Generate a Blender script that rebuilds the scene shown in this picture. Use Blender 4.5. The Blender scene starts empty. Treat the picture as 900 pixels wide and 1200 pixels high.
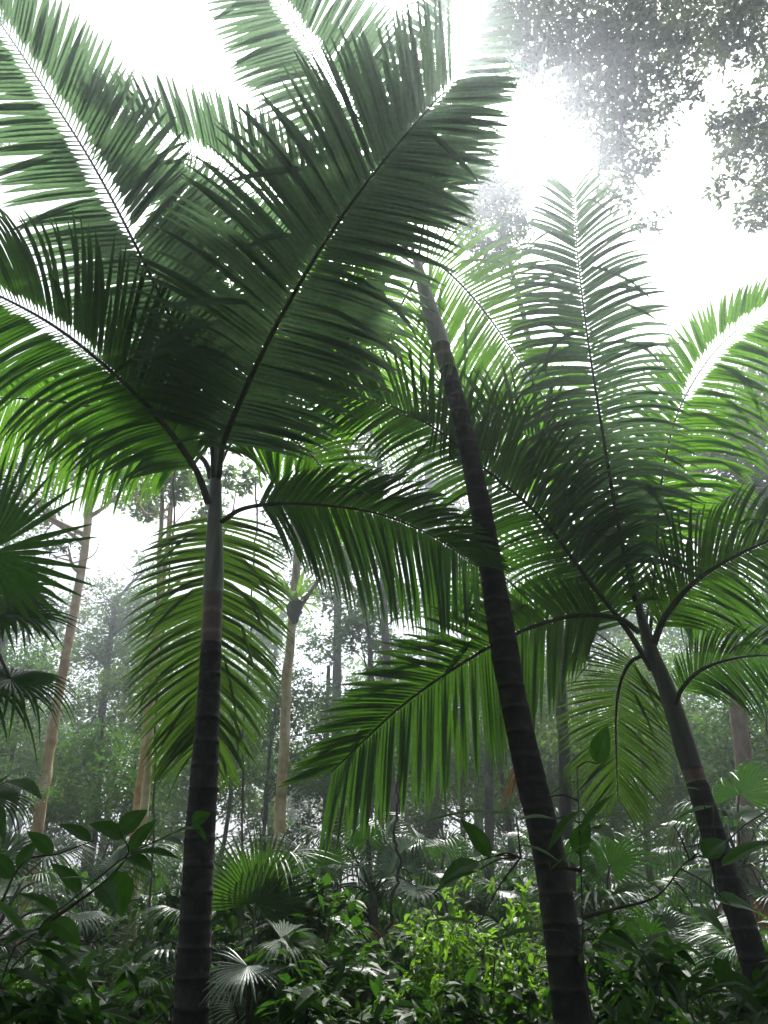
import bpy, math, random
import numpy as np
from mathutils import Vector, Matrix
rnd = random.Random(7)
rng = np.random.default_rng(7)
R = math.radians
scene = bpy.context.scene
col = scene.collection

# ---------------------------------------------------------------- camera
F = 933.0; PITCH = R(27); CAMZ = 1.6
cd = bpy.data.cameras.new('camera'); cam = bpy.data.objects.new('camera', cd); col.objects.link(cam)
cd.sensor_fit = 'VERTICAL'; cd.sensor_height = 36.0; cd.lens = F / 1200 * 36
cd.clip_start = 0.05; cd.clip_end = 1000
cam.location = (0, 0, CAMZ); cam.rotation_euler = (R(90) + PITCH, 0, 0)
scene.camera = cam
CP, SP = math.cos(PITCH), math.sin(PITCH)
CAM = np.array([0, 0, CAMZ])
def P(px, py, Y):
    """a point of the place: seen at that spot of the photo, Y metres north of the viewer"""
    x = (px - 450) / F; y = (600 - py) / F
    d = np.array([x, CP - y * SP, SP + y * CP])
    return CAM + d * (Y / d[1])
def unit(v):
    v = np.asarray(v, float); n = np.linalg.norm(v)
    return v / n if n > 1e-9 else v
def smooth(pts, n):
    """Catmull-Rom through the points, resampled to n evenly spaced ones"""
    p = [np.asarray(q, float) for q in pts]
    p = [2 * p[0] - p[1]] + p + [2 * p[-1] - p[-2]]
    out = []
    for i in range(1, len(p) - 2):
        for k in range(12):
            t = k / 12
            out.append(0.5 * ((2 * p[i]) + (p[i+1] - p[i-1]) * t + (2*p[i-1] - 5*p[i] + 4*p[i+1] - p[i+2]) * t*t
                              + (-p[i-1] + 3*p[i] - 3*p[i+1] + p[i+2]) * t**3))
    out.append(p[-2]); out = np.array(out)
    s = np.concatenate([[0], np.cumsum(np.linalg.norm(np.diff(out, axis=0), axis=1))])
    u = np.linspace(0, s[-1], n)
    return np.stack([np.interp(u, s, out[:, k]) for k in range(3)], 1)

# ---------------------------------------------------------------- mesh collecting
class MB:
    def __init__(self): self.v = []; self.q = []; self.t = []; self.n = 0
    def add(self, v, quads=None, tris=None):
        v = np.asarray(v, np.float32).reshape(-1, 3)
        self.v.append(v)
        if quads is not None and len(quads): self.q.append(np.asarray(quads, np.int64) + self.n)
        if tris is not None and len(tris): self.t.append(np.asarray(tris, np.int64) + self.n)
        self.n += len(v)
    def build(self, name, mat, parent=None, smooth_=False, off=None):
        v = np.concatenate(self.v)
        if off is None and parent is not None:
            o = parent; off = np.zeros(3)
            while o is not None: off = off + np.array(o.location); o = o.parent
        if off is not None: v = v - np.asarray(off, np.float32)
        q = np.concatenate(self.q) if self.q else np.zeros((0, 4), np.int64)
        t = np.concatenate(self.t) if self.t else np.zeros((0, 3), np.int64)
        me = bpy.data.meshes.new(name)
        me.vertices.add(len(v)); me.vertices.foreach_set('co', v.ravel())
        loops = np.concatenate([q.ravel(), t.ravel()])
        me.loops.add(len(loops)); me.loops.foreach_set('vertex_index', loops.astype(np.int32))
        npoly = len(q) + len(t)
        st = np.concatenate([np.arange(len(q)) * 4, len(q) * 4 + np.arange(len(t)) * 3]).astype(np.int32)
        me.polygons.add(npoly); me.polygons.foreach_set('loop_start', st)
        me.polygons.foreach_set('use_smooth', np.full(npoly, smooth_))
        me.update(calc_edges=True); me.validate()
        me.materials.append(mat)
        o = bpy.data.objects.new(name, me); col.objects.link(o)
        if parent is not None: o.parent = parent
        return o
def grid_quads(r, c, wrap=False):
    a = np.arange(r * c).reshape(r, c)
    if wrap: a = np.concatenate([a, a[:, :1]], 1)
    return np.stack([a[:-1, :-1], a[:-1, 1:], a[1:, 1:], a[1:, :-1]], -1).reshape(-1, 4)
def tube(mb, pts, rad, seg=10, rough=0.0, cap=True):
    pts = np.asarray(pts, float); n = len(pts)
    rad = np.interp(np.linspace(0, 1, n), np.linspace(0, 1, len(rad)), rad) if np.ndim(rad) else np.full(n, rad)
    T = np.gradient(pts, axis=0); T /= np.linalg.norm(T, axis=1)[:, None] + 1e-9
    u = unit(np.cross(T[0], [0.3, 1, 0.1])); V = []
    for i in range(n):
        u = unit(u - T[i] * np.dot(u, T[i])); w = np.cross(T[i], u)
        a = np.arange(seg) * 2 * math.pi / seg
        r = rad[i] * (1 + rough * rng.normal(size=seg))
        V.append(pts[i] + (np.cos(a) * r)[:, None] * u + (np.sin(a) * r)[:, None] * w)
    V = np.concatenate(V)
    mb.add(V, grid_quads(n, seg, True))
    if cap:
        b = mb.n - len(V)
        k = np.arange(1, seg - 1)
        for o_ in (0, (n - 1) * seg):
            mb.t.append(np.stack([np.full(seg - 2, o_), o_ + k, o_ + k + 1], 1) + b)

# ---------------------------------------------------------------- materials
def newmat(name):
    m = bpy.data.materials.new(name); m.use_nodes = True
    nt = m.node_tree; nt.nodes.clear()
    return m, nt, nt.nodes, nt.links
def leafmat(name, c0, c1, trans=0.4, tcol=(0.12, 0.3, 0.02), rough=0.4, spec=0.4, tipcol=None):
    m, nt, N, L = newmat(name)
    out = N.new('ShaderNodeOutputMaterial')
    geo = N.new('ShaderNodeNewGeometry'); oi = N.new('ShaderNodeObjectInfo')
    tex = N.new('ShaderNodeTexNoise'); tex.inputs['Scale'].default_value = 1.3
    tc = N.new('ShaderNodeTexCoord'); L.new(tc.outputs['Object'], tex.inputs['Vector'])
    ad = N.new('ShaderNodeMath'); ad.operation = 'ADD'
    L.new(geo.outputs['Random Per Island'], ad.inputs[0]); L.new(tex.outputs['Fac'], ad.inputs[1])
    ad2 = N.new('ShaderNodeMath'); ad2.operation = 'MULTIPLY_ADD'
    L.new(oi.outputs['Random'], ad2.inputs[0]); ad2.inputs[1].default_value = 0.4; L.new(ad.outputs[0], ad2.inputs[2])
    mr = N.new('ShaderNodeMapRange'); L.new(ad2.outputs[0], mr.inputs['Value'])
    mr.inputs['From Min'].default_value = 0.4; mr.inputs['From Max'].default_value = 2.0
    rp = N.new('ShaderNodeValToRGB'); L.new(mr.outputs['Result'], rp.inputs['Fac'])
    rp.color_ramp.elements[0].color = (*c0, 1); rp.color_ramp.elements[1].color = (*c1, 1)
    if tipcol:
        e = rp.color_ramp.elements.new(0.90); e.color = (*c1, 1); rp.color_ramp.elements[2].color = (*tipcol, 1)
    # fine blotches
    n2 = N.new('ShaderNodeTexNoise'); n2.inputs['Scale'].default_value = 35; L.new(tc.outputs['Object'], n2.inputs['Vector'])
    mp = N.new('ShaderNodeMapRange'); L.new(n2.outputs['Fac'], mp.inputs['Value']); mp.inputs['To Min'].default_value = 0.7; mp.inputs['To Max'].default_value = 1.3
    mx = N.new('ShaderNodeVectorMath'); mx.operation = 'SCALE'; L.new(rp.outputs['Color'], mx.inputs[0]); L.new(mp.outputs['Result'], mx.inputs['Scale'])
    b = N.new('ShaderNodeBsdfPrincipled'); L.new(mx.outputs[0], b.inputs['Base Color'])
    b.inputs['Roughness'].default_value = rough; b.inputs['Specular IOR Level'].default_value = spec
    t = N.new('ShaderNodeBsdfTranslucent')
    t2 = N.new('ShaderNodeMix'); t2.data_type = 'RGBA'; t2.inputs['Factor'].default_value = 0.75
    L.new(mx.outputs[0], t2.inputs['A']); t2.inputs['B'].default_value = (*tcol, 1)
    t3 = N.new('ShaderNodeVectorMath'); t3.operation = 'SCALE'; L.new(t2.outputs['Result'], t3.inputs[0]); L.new(mp.outputs['Result'], t3.inputs['Scale'])
    L.new(t3.outputs[0], t.inputs['Color'])
    ms = N.new('ShaderNodeMixShader'); ms.inputs[0].default_value = trans
    L.new(b.outputs[0], ms.inputs[1]); L.new(t.outputs[0], ms.inputs[2]); L.new(ms.outputs[0], out.inputs['Surface'])
    return m
def barkmat(name, ca, cb, cc, scale=6, stretch=(1, 1, 0.3), bump=0.5, ring=0.0, rough=0.75, cpos=(0.35, 0.55, 0.7), lichen=None):
    m, nt, N, L = newmat(name)
    out = N.new('ShaderNodeOutputMaterial'); b = N.new('ShaderNodeBsdfPrincipled'); L.new(b.outputs[0], out.inputs['Surface'])
    tc = N.new('ShaderNodeTexCoord'); mp = N.new('ShaderNodeMapping'); L.new(tc.outputs['Object'], mp.inputs['Vector'])
    mp.inputs['Scale'].default_value = stretch
    no = N.new('ShaderNodeTexNoise'); no.inputs['Scale'].default_value = scale; no.inputs['Detail'].default_value = 8; no.inputs['Roughness'].default_value = 0.65
    L.new(mp.outputs[0], no.inputs['Vector'])
    rp = N.new('ShaderNodeValToRGB'); L.new(no.outputs['Fac'], rp.inputs['Fac'])
    rp.color_ramp.elements[0].position = cpos[0]; rp.color_ramp.elements[0].color = (*ca, 1)
    rp.color_ramp.elements[1].position = cpos[2]; rp.color_ramp.elements[1].color = (*cc, 1)
    e = rp.color_ramp.elements.new(cpos[1]); e.color = (*cb, 1)
    colr = rp.outputs['Color']; hgt = no.outputs['Fac']
    if ring > 0:
        wv = N.new('ShaderNodeTexWave'); wv.bands_direction = 'Z'; wv.wave_type = 'BANDS'; wv.inputs['Scale'].default_value = 2.3
        wv.inputs['Distortion'].default_value = 1.2; wv.inputs['Detail'].default_value = 3; wv.inputs['Detail Scale'].default_value = 1.5
        L.new(tc.outputs['Object'], wv.inputs['Vector'])
        pw = N.new('ShaderNodeMath'); pw.operation = 'POWER'; L.new(wv.outputs['Fac'], pw.inputs[0]); pw.inputs[1].default_value = 7
        mx = N.new('ShaderNodeMix'); mx.data_type = 'RGBA'; pf = N.new('ShaderNodeMath'); pf.operation = 'MULTIPLY'; L.new(pw.outputs[0], pf.inputs[0]); L.new(no.outputs['Fac'], pf.inputs[1]); L.new(pf.outputs[0], mx.inputs['Factor']); L.new(colr, mx.inputs['A'])
        mx.inputs['B'].default_value = (*[c * (1 + ring) for c in cc], 1); colr = mx.outputs['Result']
        ad = N.new('ShaderNodeMath'); ad.operation = 'MULTIPLY_ADD'; L.new(pw.outputs[0], ad.inputs[0]); ad.inputs[1].default_value = 0.8; L.new(hgt, ad.inputs[2]); hgt = ad.outputs[0]
    if lichen:
        l1 = N.new('ShaderNodeTexNoise'); l1.inputs['Scale'].default_value = 2.2; l1.inputs['Detail'].default_value = 9; l1.inputs['Roughness'].default_value = 0.72; L.new(tc.outputs['Object'], l1.inputs['Vector'])
        lr = N.new('ShaderNodeMapRange'); L.new(l1.outputs['Fac'], lr.inputs['Value']); lr.inputs['From Min'].default_value = 0.54; lr.inputs['From Max'].default_value = 0.66; lr.inputs['To Max'].default_value = 0.8
        lx = N.new('ShaderNodeMix'); lx.data_type = 'RGBA'; L.new(lr.outputs['Result'], lx.inputs['Factor']); L.new(colr, lx.inputs['A']); lx.inputs['B'].default_value = (*lichen, 1); colr = lx.outputs['Result']
    L.new(colr, b.inputs['Base Color']); b.inputs['Roughness'].default_value = rough; b.inputs['Specular IOR Level'].default_value = 0.3
    bu = N.new('ShaderNodeBump'); bu.inputs['Strength'].default_value = bump; bu.inputs['Distance'].default_value = 0.03
    L.new(hgt, bu.inputs['Height']); L.new(bu.outputs[0], b.inputs['Normal'])
    return m
M = {}
M['frond']    = leafmat('frond_green', (0.020, 0.058, 0.016), (0.042, 0.105, 0.02), 0.36, (0.10, 0.26, 0.012), 0.38, 0.45, (0.10, 0.11, 0.02))
M['frond_dk'] = leafmat('frond_deep_green', (0.018, 0.05, 0.016), (0.035, 0.09, 0.02), 0.36, (0.09, 0.26, 0.012), 0.36, 0.5)
M['frond_mid'] = leafmat('frond_mid_green', (0.018, 0.052, 0.016), (0.038, 0.085, 0.018), 0.27, (0.09, 0.20, 0.01), 0.38, 0.45, (0.10, 0.11, 0.02))
M['frond_sil'] = leafmat('frond_silvery_underside', (0.055, 0.085, 0.07), (0.10, 0.135, 0.11), 0.54, (0.13, 0.25, 0.09), 0.42, 0.45, (0.11, 0.12, 0.06))
M['frond_lt'] = leafmat('frond_light_green', (0.035, 0.095, 0.02), (0.065, 0.15, 0.025), 0.5, (0.17, 0.42, 0.02), 0.4, 0.4)
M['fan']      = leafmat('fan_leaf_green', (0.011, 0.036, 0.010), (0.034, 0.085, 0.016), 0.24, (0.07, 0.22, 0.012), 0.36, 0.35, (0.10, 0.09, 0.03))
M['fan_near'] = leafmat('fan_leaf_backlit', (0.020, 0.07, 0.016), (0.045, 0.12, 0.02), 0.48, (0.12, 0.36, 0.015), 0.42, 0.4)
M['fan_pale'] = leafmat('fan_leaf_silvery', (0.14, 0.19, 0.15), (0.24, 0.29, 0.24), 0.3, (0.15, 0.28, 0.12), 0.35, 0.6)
M['dead']     = leafmat('dead_frond_brown', (0.12, 0.06, 0.03), (0.25, 0.14, 0.07), 0.3, (0.3, 0.15, 0.06), 0.7, 0.2)
M['broad']    = leafmat('broad_leaf_green', (0.018, 0.06, 0.010), (0.045, 0.13, 0.015), 0.42, (0.09, 0.30, 0.012), 0.42, 0.3)
M['lime']     = leafmat('young_leaf_lime', (0.03, 0.085, 0.010), (0.075, 0.17, 0.018), 0.45, (0.25, 0.5, 0.03), 0.4, 0.4)
M['shrub']    = leafmat('shrub_leaf_green', (0.010, 0.034, 0.007), (0.04, 0.10, 0.015), 0.3, (0.09, 0.26, 0.012), 0.5, 0.25)
M['shrub_shade'] = leafmat('shrub_leaf_shade_tone', (0.010, 0.032, 0.008), (0.03, 0.085, 0.013), 0.3, (0.06, 0.19, 0.012), 0.5, 0.22)  # leaf colour lowered to put shade on the nearest shrubs
M['forest_lt'] = leafmat('forest_leaf_fresh', (0.04, 0.10, 0.015), (0.10, 0.20, 0.03), 0.42, (0.2, 0.42, 0.02), 0.45, 0.3)
M['forest']   = leafmat('forest_leaf_green', (0.018, 0.052, 0.012), (0.06, 0.14, 0.02), 0.36, (0.11, 0.28, 0.015), 0.5, 0.3)
M['forest2']  = leafmat('forest_leaf_olive', (0.035, 0.07, 0.018), (0.09, 0.16, 0.03), 0.38, (0.16, 0.30, 0.02), 0.5, 0.3)
M['canopy']   = leafmat('canopy_leaf_dark', (0.018, 0.04, 0.010), (0.05, 0.095, 0.018), 0.36, (0.14, 0.24, 0.02), 0.5, 0.3)
M['midrib']   = barkmat('midrib_green_brown', (0.02, 0.022, 0.012), (0.04, 0.045, 0.02), (0.06, 0.06, 0.03), 8, (1, 1, 1), 0.1, 0, 0.5)
M['shaft']    = barkmat('crownshaft_grey_green', (0.09, 0.10, 0.08), (0.17, 0.19, 0.15), (0.25, 0.27, 0.22), 5, (3, 3, 0.25), 0.15, 0, 0.45)
M['shaft_lit'] = barkmat('crownshaft_grey_lit_tone', (0.25, 0.26, 0.24), (0.38, 0.40, 0.37), (0.5, 0.52, 0.48), 5, (3, 3, 0.25), 0.15, 0, 0.4)  # grey shaft brightened; the sky light on it is put into the colour
M['shaft_dk'] = barkmat('crownshaft_brown_green', (0.03, 0.035, 0.022), (0.055, 0.06, 0.038), (0.09, 0.09, 0.06), 5, (3, 3, 0.25), 0.15, 0, 0.5)
M['newtrunk'] = barkmat('young_trunk_brown', (0.09, 0.06, 0.05), (0.13, 0.095, 0.075), (0.17, 0.15, 0.10), 5, (3, 3, 0.5), 0.2, 0.5, 0.6)
M['ptrunk']   = barkmat('palm_trunk_dark', (0.009, 0.008, 0.008), (0.019, 0.016, 0.015), (0.04, 0.035, 0.032), 9, (1.5, 1.5, 1), 0.8, 0.15, 0.8, lichen=(0.06, 0.062, 0.045))
M['bark_ora'] = barkmat('bark_orange_lichen_lit_tone', (0.34, 0.20, 0.07), (0.60, 0.42, 0.20), (0.74, 0.66, 0.52), 3.5, (1, 1, 0.6), 0.4, 0, 0.85, (0.38, 0.52, 0.62))  # lichened bark, tones raised so the backlit trunks look lit
M['bark_moss']= barkmat('bark_mossy_lit_tone', (0.22, 0.18, 0.06), (0.50, 0.41, 0.20), (0.72, 0.64, 0.48), 4, (1, 1, 0.5), 0.5, 0, 0.9, (0.36, 0.5, 0.63))  # mossy bark; extra paleness stands in for light on the viewer's side
M['bark_gry'] = barkmat('bark_grey', (0.04, 0.036, 0.03), (0.09, 0.085, 0.075), (0.17, 0.16, 0.14), 5, (1, 1, 0.35), 0.5, 0, 0.9, lichen=(0.20, 0.21, 0.15))
M['bark_pnk'] = barkmat('bark_pinkish', (0.14, 0.09, 0.07), (0.27, 0.19, 0.15), (0.4, 0.33, 0.28), 5, (1, 1, 0.5), 0.4, 0, 0.85)
M['stem']     = barkmat('stem_dark', (0.02, 0.018, 0.01), (0.035, 0.03, 0.018), (0.05, 0.05, 0.02), 12, (1, 1, 0.5), 0.2, 0, 0.6)
M['soil']     = barkmat('forest_floor', (0.02, 0.014, 0.009), (0.045, 0.03, 0.018), (0.09, 0.06, 0.03), 3, (1, 1, 1), 0.8, 0, 0.95)

# ---------------------------------------------------------------- things
def thing(name, loc, label, cat, group=None):
    o = bpy.data.objects.new(name, None); col.objects.link(o); o.location = tuple(float(a) for a in loc)
    o.empty_display_size = 0.2
    o['label'] = label; o['category'] = cat
    if group: o['group'] = group
    return o
def kids(o): return [c for c in list(o.children)]
def copy_tree(o, parent=None):
    c = o.copy(); col.objects.link(c)
    if parent is not None: c.parent = parent
    for ch in kids(o): copy_tree(ch, c)
    return c
def place(src, loc, rz, s, label, group, tilt=0):
    c = copy_tree(src); c.location = tuple(float(a) for a in loc); c.rotation_euler = (tilt, 0, rz); c.scale = (s, s, s)
    c['label'] = label; c['group'] = group
    return c

# ---------------------------------------------------------------- pinnate frond
def frond(parent, px, Y0, Y1, Lm=0.8, n=55, mat='frond', roll=0, liftL=0.0, liftR=0.0, aL=(78, 48), aR=(78, 48), droop=0.5,
          bare=0.12, wid=1.0, gap=0.06, tipL=0.4, r0=0.022, baseL=0.45, rough=1.0, cR=1.0, cL=1.0, label=None, curl=0.0, broken=0.012, gap0=0.3):
    n = int(n * 1.36)
    k = len(px)
    pts = [P(a, b, Y0 + (Y1 - Y0) * i / (k - 1)) for i, (a, b) in enumerate(px)]
    c = smooth(pts, 90)
    s = np.linspace(0, 1, 90)
    length = np.linalg.norm(np.diff(c, axis=0), axis=1).sum()
    T = np.gradient(c, axis=0); T /= np.linalg.norm(T, axis=1)[:, None]
    mb = MB()
    NS = 8
    st = np.linspace(0, 1, NS + 1)
    sp = length * (1 - bare) / n
    for side in (-1, 1):
        for i in range(n):
            u = bare + (1 - bare) * (i + 0.5 * (side > 0) + 0.15 * rnd.uniform(-1, 1)) / n
            if u > 0.998: continue
            if broken and rnd.random() < broken: continue
            p = np.array([np.interp(u, s, c[:, j]) for j in range(3)])
            t = unit([np.interp(u, s, T[:, j]) for j in range(3)])
            f = CAM - p; f = unit(f - t * np.dot(f, t))
            rr = R(roll); b = np.cross(t, f)
            f = unit(f * math.cos(rr) + b * math.sin(rr))
            S = np.cross(t, f) * side
            w = max(0.0, (u - bare) / (1 - bare))
            prof = baseL + (1 - baseL) * min(1, w / 0.28) ** 0.7 if w < 0.28 else 1 - (1 - tipL) * max(0, (w - 0.45) / 0.55) ** 1.8
            cc = cR if side > 0 else cL
            ln = Lm * prof * cc * rnd.uniform(0.93, 1.05)
            if rnd.random() < 0.03: ln *= rnd.uniform(0.5, 0.8)
            a0, a1 = aR if side > 0 else aL
            a = R(a0 + (a1 - a0) * w ** 1.5 + rough * rnd.gauss(0, 1.6))
            lift = (liftR if side > 0 else liftL) + rough * rnd.gauss(0, 0.035)
            ge = 0.010 + (gap - 0.010) * min(1, max(0, (w - gap0) / 0.25)) if gap > 0.03 else gap * .6
            g = min(0.3, ge * rnd.uniform(.8, 1.2) / max(ln, 0.05))
            st = np.concatenate([[0, g], np.linspace(min(g * 1.25 + 0.03, 0.4), 1, NS - 1)])
            d = unit(math.cos(a) * t + math.sin(a) * S + lift * f)
            wb = sp * 0.56 * wid * rnd.uniform(0.85, 1.1) * (0.75 if w > 0.9 else 1)
            q = p + d * 0.004; path = [q]; dirs = [d]
            dr = droop * rnd.uniform(0.75, 1.3)
            if rnd.random() < 0.045: dr *= rnd.uniform(2, 4)
            kink = rnd.randint(3, NS) if rnd.random() < 0.07 else -1
            for m_ in range(NS):
                h = ln * (st[m_ + 1] - st[m_])
                d = unit(d + np.array([0, 0, -1]) * dr * h * (0.35 + 1.3 * st[m_ + 1]) + t * curl * h)
                if m_ == kink: d = unit(d + np.array([rnd.uniform(-.5, .5), rnd.uniform(-.5, .5), -.9]))
                q = q + d * h; path.append(q); dirs.append(d)
            path = np.array(path); dirs = np.array(dirs)
            tw = R(rnd.gauss(0, 9) * rough)
            W = np.cross(f, dirs); W /= np.linalg.norm(W, axis=1)[:, None] + 1e-9
            Nn = np.cross(dirs, W)
            W = W * math.cos(tw) + Nn * math.sin(tw)
            wf = np.minimum(1, 0.82 + (st - g).clip(0) * 1.5)
            wf[0] = 0.16; wf[1] = 0.32 if ge > 0.04 else 0.8
            wf = wf * np.clip((1 - st) / 0.42, 0, 1) ** 0.62
            wf[-1] = 0.03
            hw = (wb * wf)[:, None]
            fold = -0.28
            V = np.stack([path - W * hw, path + Nn * hw * fold, path + W * hw], 1).reshape(-1, 3)
            mb.add(V, grid_quads(NS + 1, 3))
    ob = mb.build('frond', M[mat], parent)
    mr = MB()
    ang = r0 * (1 - 0.82 * s ** 0.8)
    tube(mr, c, ang, 7)
    mr.build('midrib', M['midrib'], ob)
    if label: ob['label'] = label
    return ob

def rings(pts, rad, every=0.13, amp=0.018):
    """palm trunk curve with faint swellings at the leaf scars"""
    L_ = np.linalg.norm(np.diff(pts, axis=0), axis=1).sum(); n = int(L_ / 0.02)
    c = smooth(pts[::max(1, len(pts) // 12)] if len(pts) > 14 else pts, n)
    r = np.interp(np.linspace(0, 1, n), np.linspace(0, 1, len(rad)), rad)
    ph = np.cumsum(np.full(n, 0.02 / every) * rng.uniform(0.4, 1.6, n)) + 0.35 * np.sin(np.arange(n) * 0.013)
    lump = np.convolve(rng.normal(size=n + 24), np.ones(25) / 5, 'valid') * 0.02
    r = r * (1 + lump + amp * rng.uniform(.2, 1.1, n)[(ph.astype(int)) % n] * (np.abs((ph % 1) - 0.5) < 0.12))
    return c, r
def ground_z(x, y):
    return 0.10 * np.sin(x * 0.35 + 1) + 0.10 * np.sin(y * 0.28) + 0.05 * np.sin(x * 1.3 + y * 0.9) + np.clip(np.hypot(x, y) - 25, 0, 200) * 0.02
def drop(p, q=None):
    """foot of a trunk: continue the line q->p down to the ground"""
    p = np.asarray(p); d = unit(p - np.asarray(q)) if q is not None else np.array([0, 0, -1.0])
    if d[2] > -0.3: d = np.array([0, 0, -1.0])
    k = (p[2] - float(ground_z(p[0], p[1])) + 0.12) / -d[2]
    return p + d * k

# ================================================================ LEFT PALM
def palm_body(name, pxs, Yb, Yt, w, i_new, i_shaft, label, trunkm='ptrunk', thin=0.94, shaftm='shaft'):
    """pxs: visible centre line from low to high; i_new/i_shaft: fractions where the young trunk and the crownshaft begin"""
    k = len(pxs)
    pts = [P(a, b, Yb + (Yt - Yb) * i / (k - 1)) for i, (a, b) in enumerate(pxs)]
    foot = drop(pts[0], pts[1]); pts = [foot] + pts
    root = thing(name, (foot[0], foot[1], foot[2] + 0.12), label, 'palm tree')
    c, r = rings(np.array(pts), [w[0] * 1.2] + list(w)); r = r * thin
    n = len(c); a, b = int(n * i_new), int(n * i_shaft)
    m1 = MB(); tube(m1, c[:a + 1], r[:a + 1], 20, 0.012); m1.build('trunk', M[trunkm], root, True)
    if b > a + 2:
        m2 = MB(); tube(m2, c[a:b + 1], r[a:b + 1] * 0.985, 20, 0.004); m2.build('young_trunk', M['newtrunk'], root, True)
    rs = np.interp(np.linspace(0, 1, n - b), [0, 0.12, 0.6, 1], [1.04, 1.10, 0.98, 0.8]) * r[b:] / (1 + 0)
    from_ = c[b:]
    rs = np.convolve(np.pad(rs, 4, 'edge'), np.ones(9) / 9, 'valid')
    m3 = MB(); tube(m3, from_, rs, 20, 0.0); m3.build('crownshaft', M[shaftm], root, True)
    return root, c
LP, lc = palm_body('palm_tree', [(221, 1240), (226, 1150), (233, 1000), (240, 900), (246, 790), (250, 690), (252, 600), (253, 535)],
    4.9, 4.9, [0.097, 0.095, 0.092, 0.088, 0.073, 0.068, 0.058, 0.045], 0.69, 0.765,
    'left palm with straight dark trunk, greenish crownshaft and broad frond arching up')
frond(LP, [(256, 560), (262, 520), (285, 462), (330, 370), (395, 262), (465, 170), (532, 95)], 4.88, 3.25, 0.98, 66, 'frond_sil', 4,
      droop=0.45, bare=0.10, wid=1.18, rough=.7, gap=0.034, tipL=0.5, r0=0.024, aL=(82, 50), aR=(78, 38), baseL=0.6, cR=0.92, gap0=.1)
frond(LP, [(250, 560), (246, 510), (215, 408), (165, 300), (110, 195), (55, 108), (-8, 15)], 4.88, 3.7, 0.80, 60, 'frond_sil', -6,
      droop=0.35, wid=1.15, rough=.7, gap=0.085, tipL=0.55, r0=0.02, aL=(70, 40), aR=(72, 40))
frond(LP, [(244, 590), (228, 548), (190, 495), (130, 435), (60, 380), (-20, 338), (-70, 322)], 4.85, 3.7, 0.85, 58, 'frond_dk', 10,
      droop=1.35, wid=1.1, gap=0.06, tipL=0.6, r0=0.026, aL=(62, 45), aR=(62, 40))
frond(LP, [(247, 560), (238, 538), (205, 514), (140, 484), (60, 470), (-20, 466), (-60, 470)], 4.95, 4.9, 0.86, 50, 'frond_lt', 20,
      droop=2.6, wid=1.0, gap=0.03, tipL=0.8, aL=(85, 75), aR=(60, 50), cR=0.5)
frond(LP, [(256, 575), (257, 610), (252, 660), (246, 730), (240, 800), (237, 850), (232, 880)], 5.0, 6.0, 0.68, 70, 'frond_mid', 0,
      droop=0.75, wid=1.22, gap=0.02, tipL=0.7, aL=(84, 32), aR=(84, 32), baseL=0.7, bare=0.1)
frond(LP, [(258, 545), (275, 516), (310, 505), (345, 517), (375, 545), (398, 585), (410, 620)], 5.0, 5.9, 0.52, 44, 'frond_lt', 0,
      droop=0.8, wid=1.0, gap=0.02, tipL=0.6, r0=0.013)
frond(LP, [(259, 612), (285, 596), (330, 590), (390, 593), (450, 604), (510, 630), (560, 665)], 4.85, 4.55, 0.78, 58, 'frond_dk', 0,
      droop=1.1, wid=1.08, gap=0.02, tipL=0.55, r0=0.018, bare=0.16, aL=(55, 35), aR=(62, 50), cL=0.6, cR=1.05)
# upper ones behind the big frond
frond(LP, [(253, 545), (262, 500), (272, 430), (275, 360), (262, 300), (240, 250), (200, 215)], 4.95, 5.2, 0.78, 46, 'frond', 12,
      droop=0.5, wid=1.0, r0=0.014, bare=0.3)
frond(LP, [(256, 540), (268, 480), (300, 420), (350, 380), (400, 380), (440, 405)], 4.98, 5.9, 0.75, 44, 'frond', -10,
      droop=0.7, wid=1.0, r0=0.014, bare=0.25)
ms = MB(); tube(ms, smooth([P(253, 545, 4.9), P(252, 480, 4.88), P(250, 400, 4.86)], 20), [0.018, 0.012, 0.004], 7)
ms.build('spear_leaf', M['shaft'], LP, True)

# ================================================================ CENTRE PALM
CPm, cc_ = palm_body('palm_tree', [(672, 1200), (659, 1100), (643, 1000), (619, 900), (598, 800), (581, 700), (564, 600), (543, 500), (517, 405), (500, 350), (487, 300)],
    4.35, 5.0, [0.115, 0.107, 0.098, 0.094, 0.092, 0.09, 0.083, 0.074, 0.076, 0.072, 0.05], 0.80, 0.835,
    'tall palm in the centre with leaning near-black trunk and crown hidden behind other fronds', thin=0.86, shaftm='shaft_lit')
frond(CPm, [(490, 312), (470, 285), (420, 262), (340, 236), (270, 205), (200, 170), (135, 138)], 5.0, 4.3, 0.66, 54, 'frond_sil', -12,
      droop=0.35, wid=1.12, gap=0.11, tipL=0.6, r0=0.014, aL=(72, 50), aR=(72, 45))
frond(CPm, [(488, 310), (470, 240), (440, 170), (400, 110), (365, 55), (325, 0), (290, -55)], 5.0, 3.9, 0.80, 56, 'frond_sil', 5,
      droop=0.4, wid=1.2, gap=0.07, tipL=0.6, r0=0.017)
frond(CPm, [(489, 310), (500, 240), (512, 160), (522, 95), (538, 40), (550, -10), (560, -60)], 5.0, 4.1, 0.66, 50, 'frond_sil', -5,
      droop=0.4, wid=1.05, gap=0.15, tipL=0.6, r0=0.013)
frond(CPm, [(490, 315), (505, 305), (535, 328), (570, 368), (610, 425), (650, 490), (680, 560)], 5.05, 6.4, 0.95, 54, 'frond_lt', 0,
      droop=0.6, wid=0.85, gap=0.03, tipL=0.6, r0=0.016)
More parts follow.
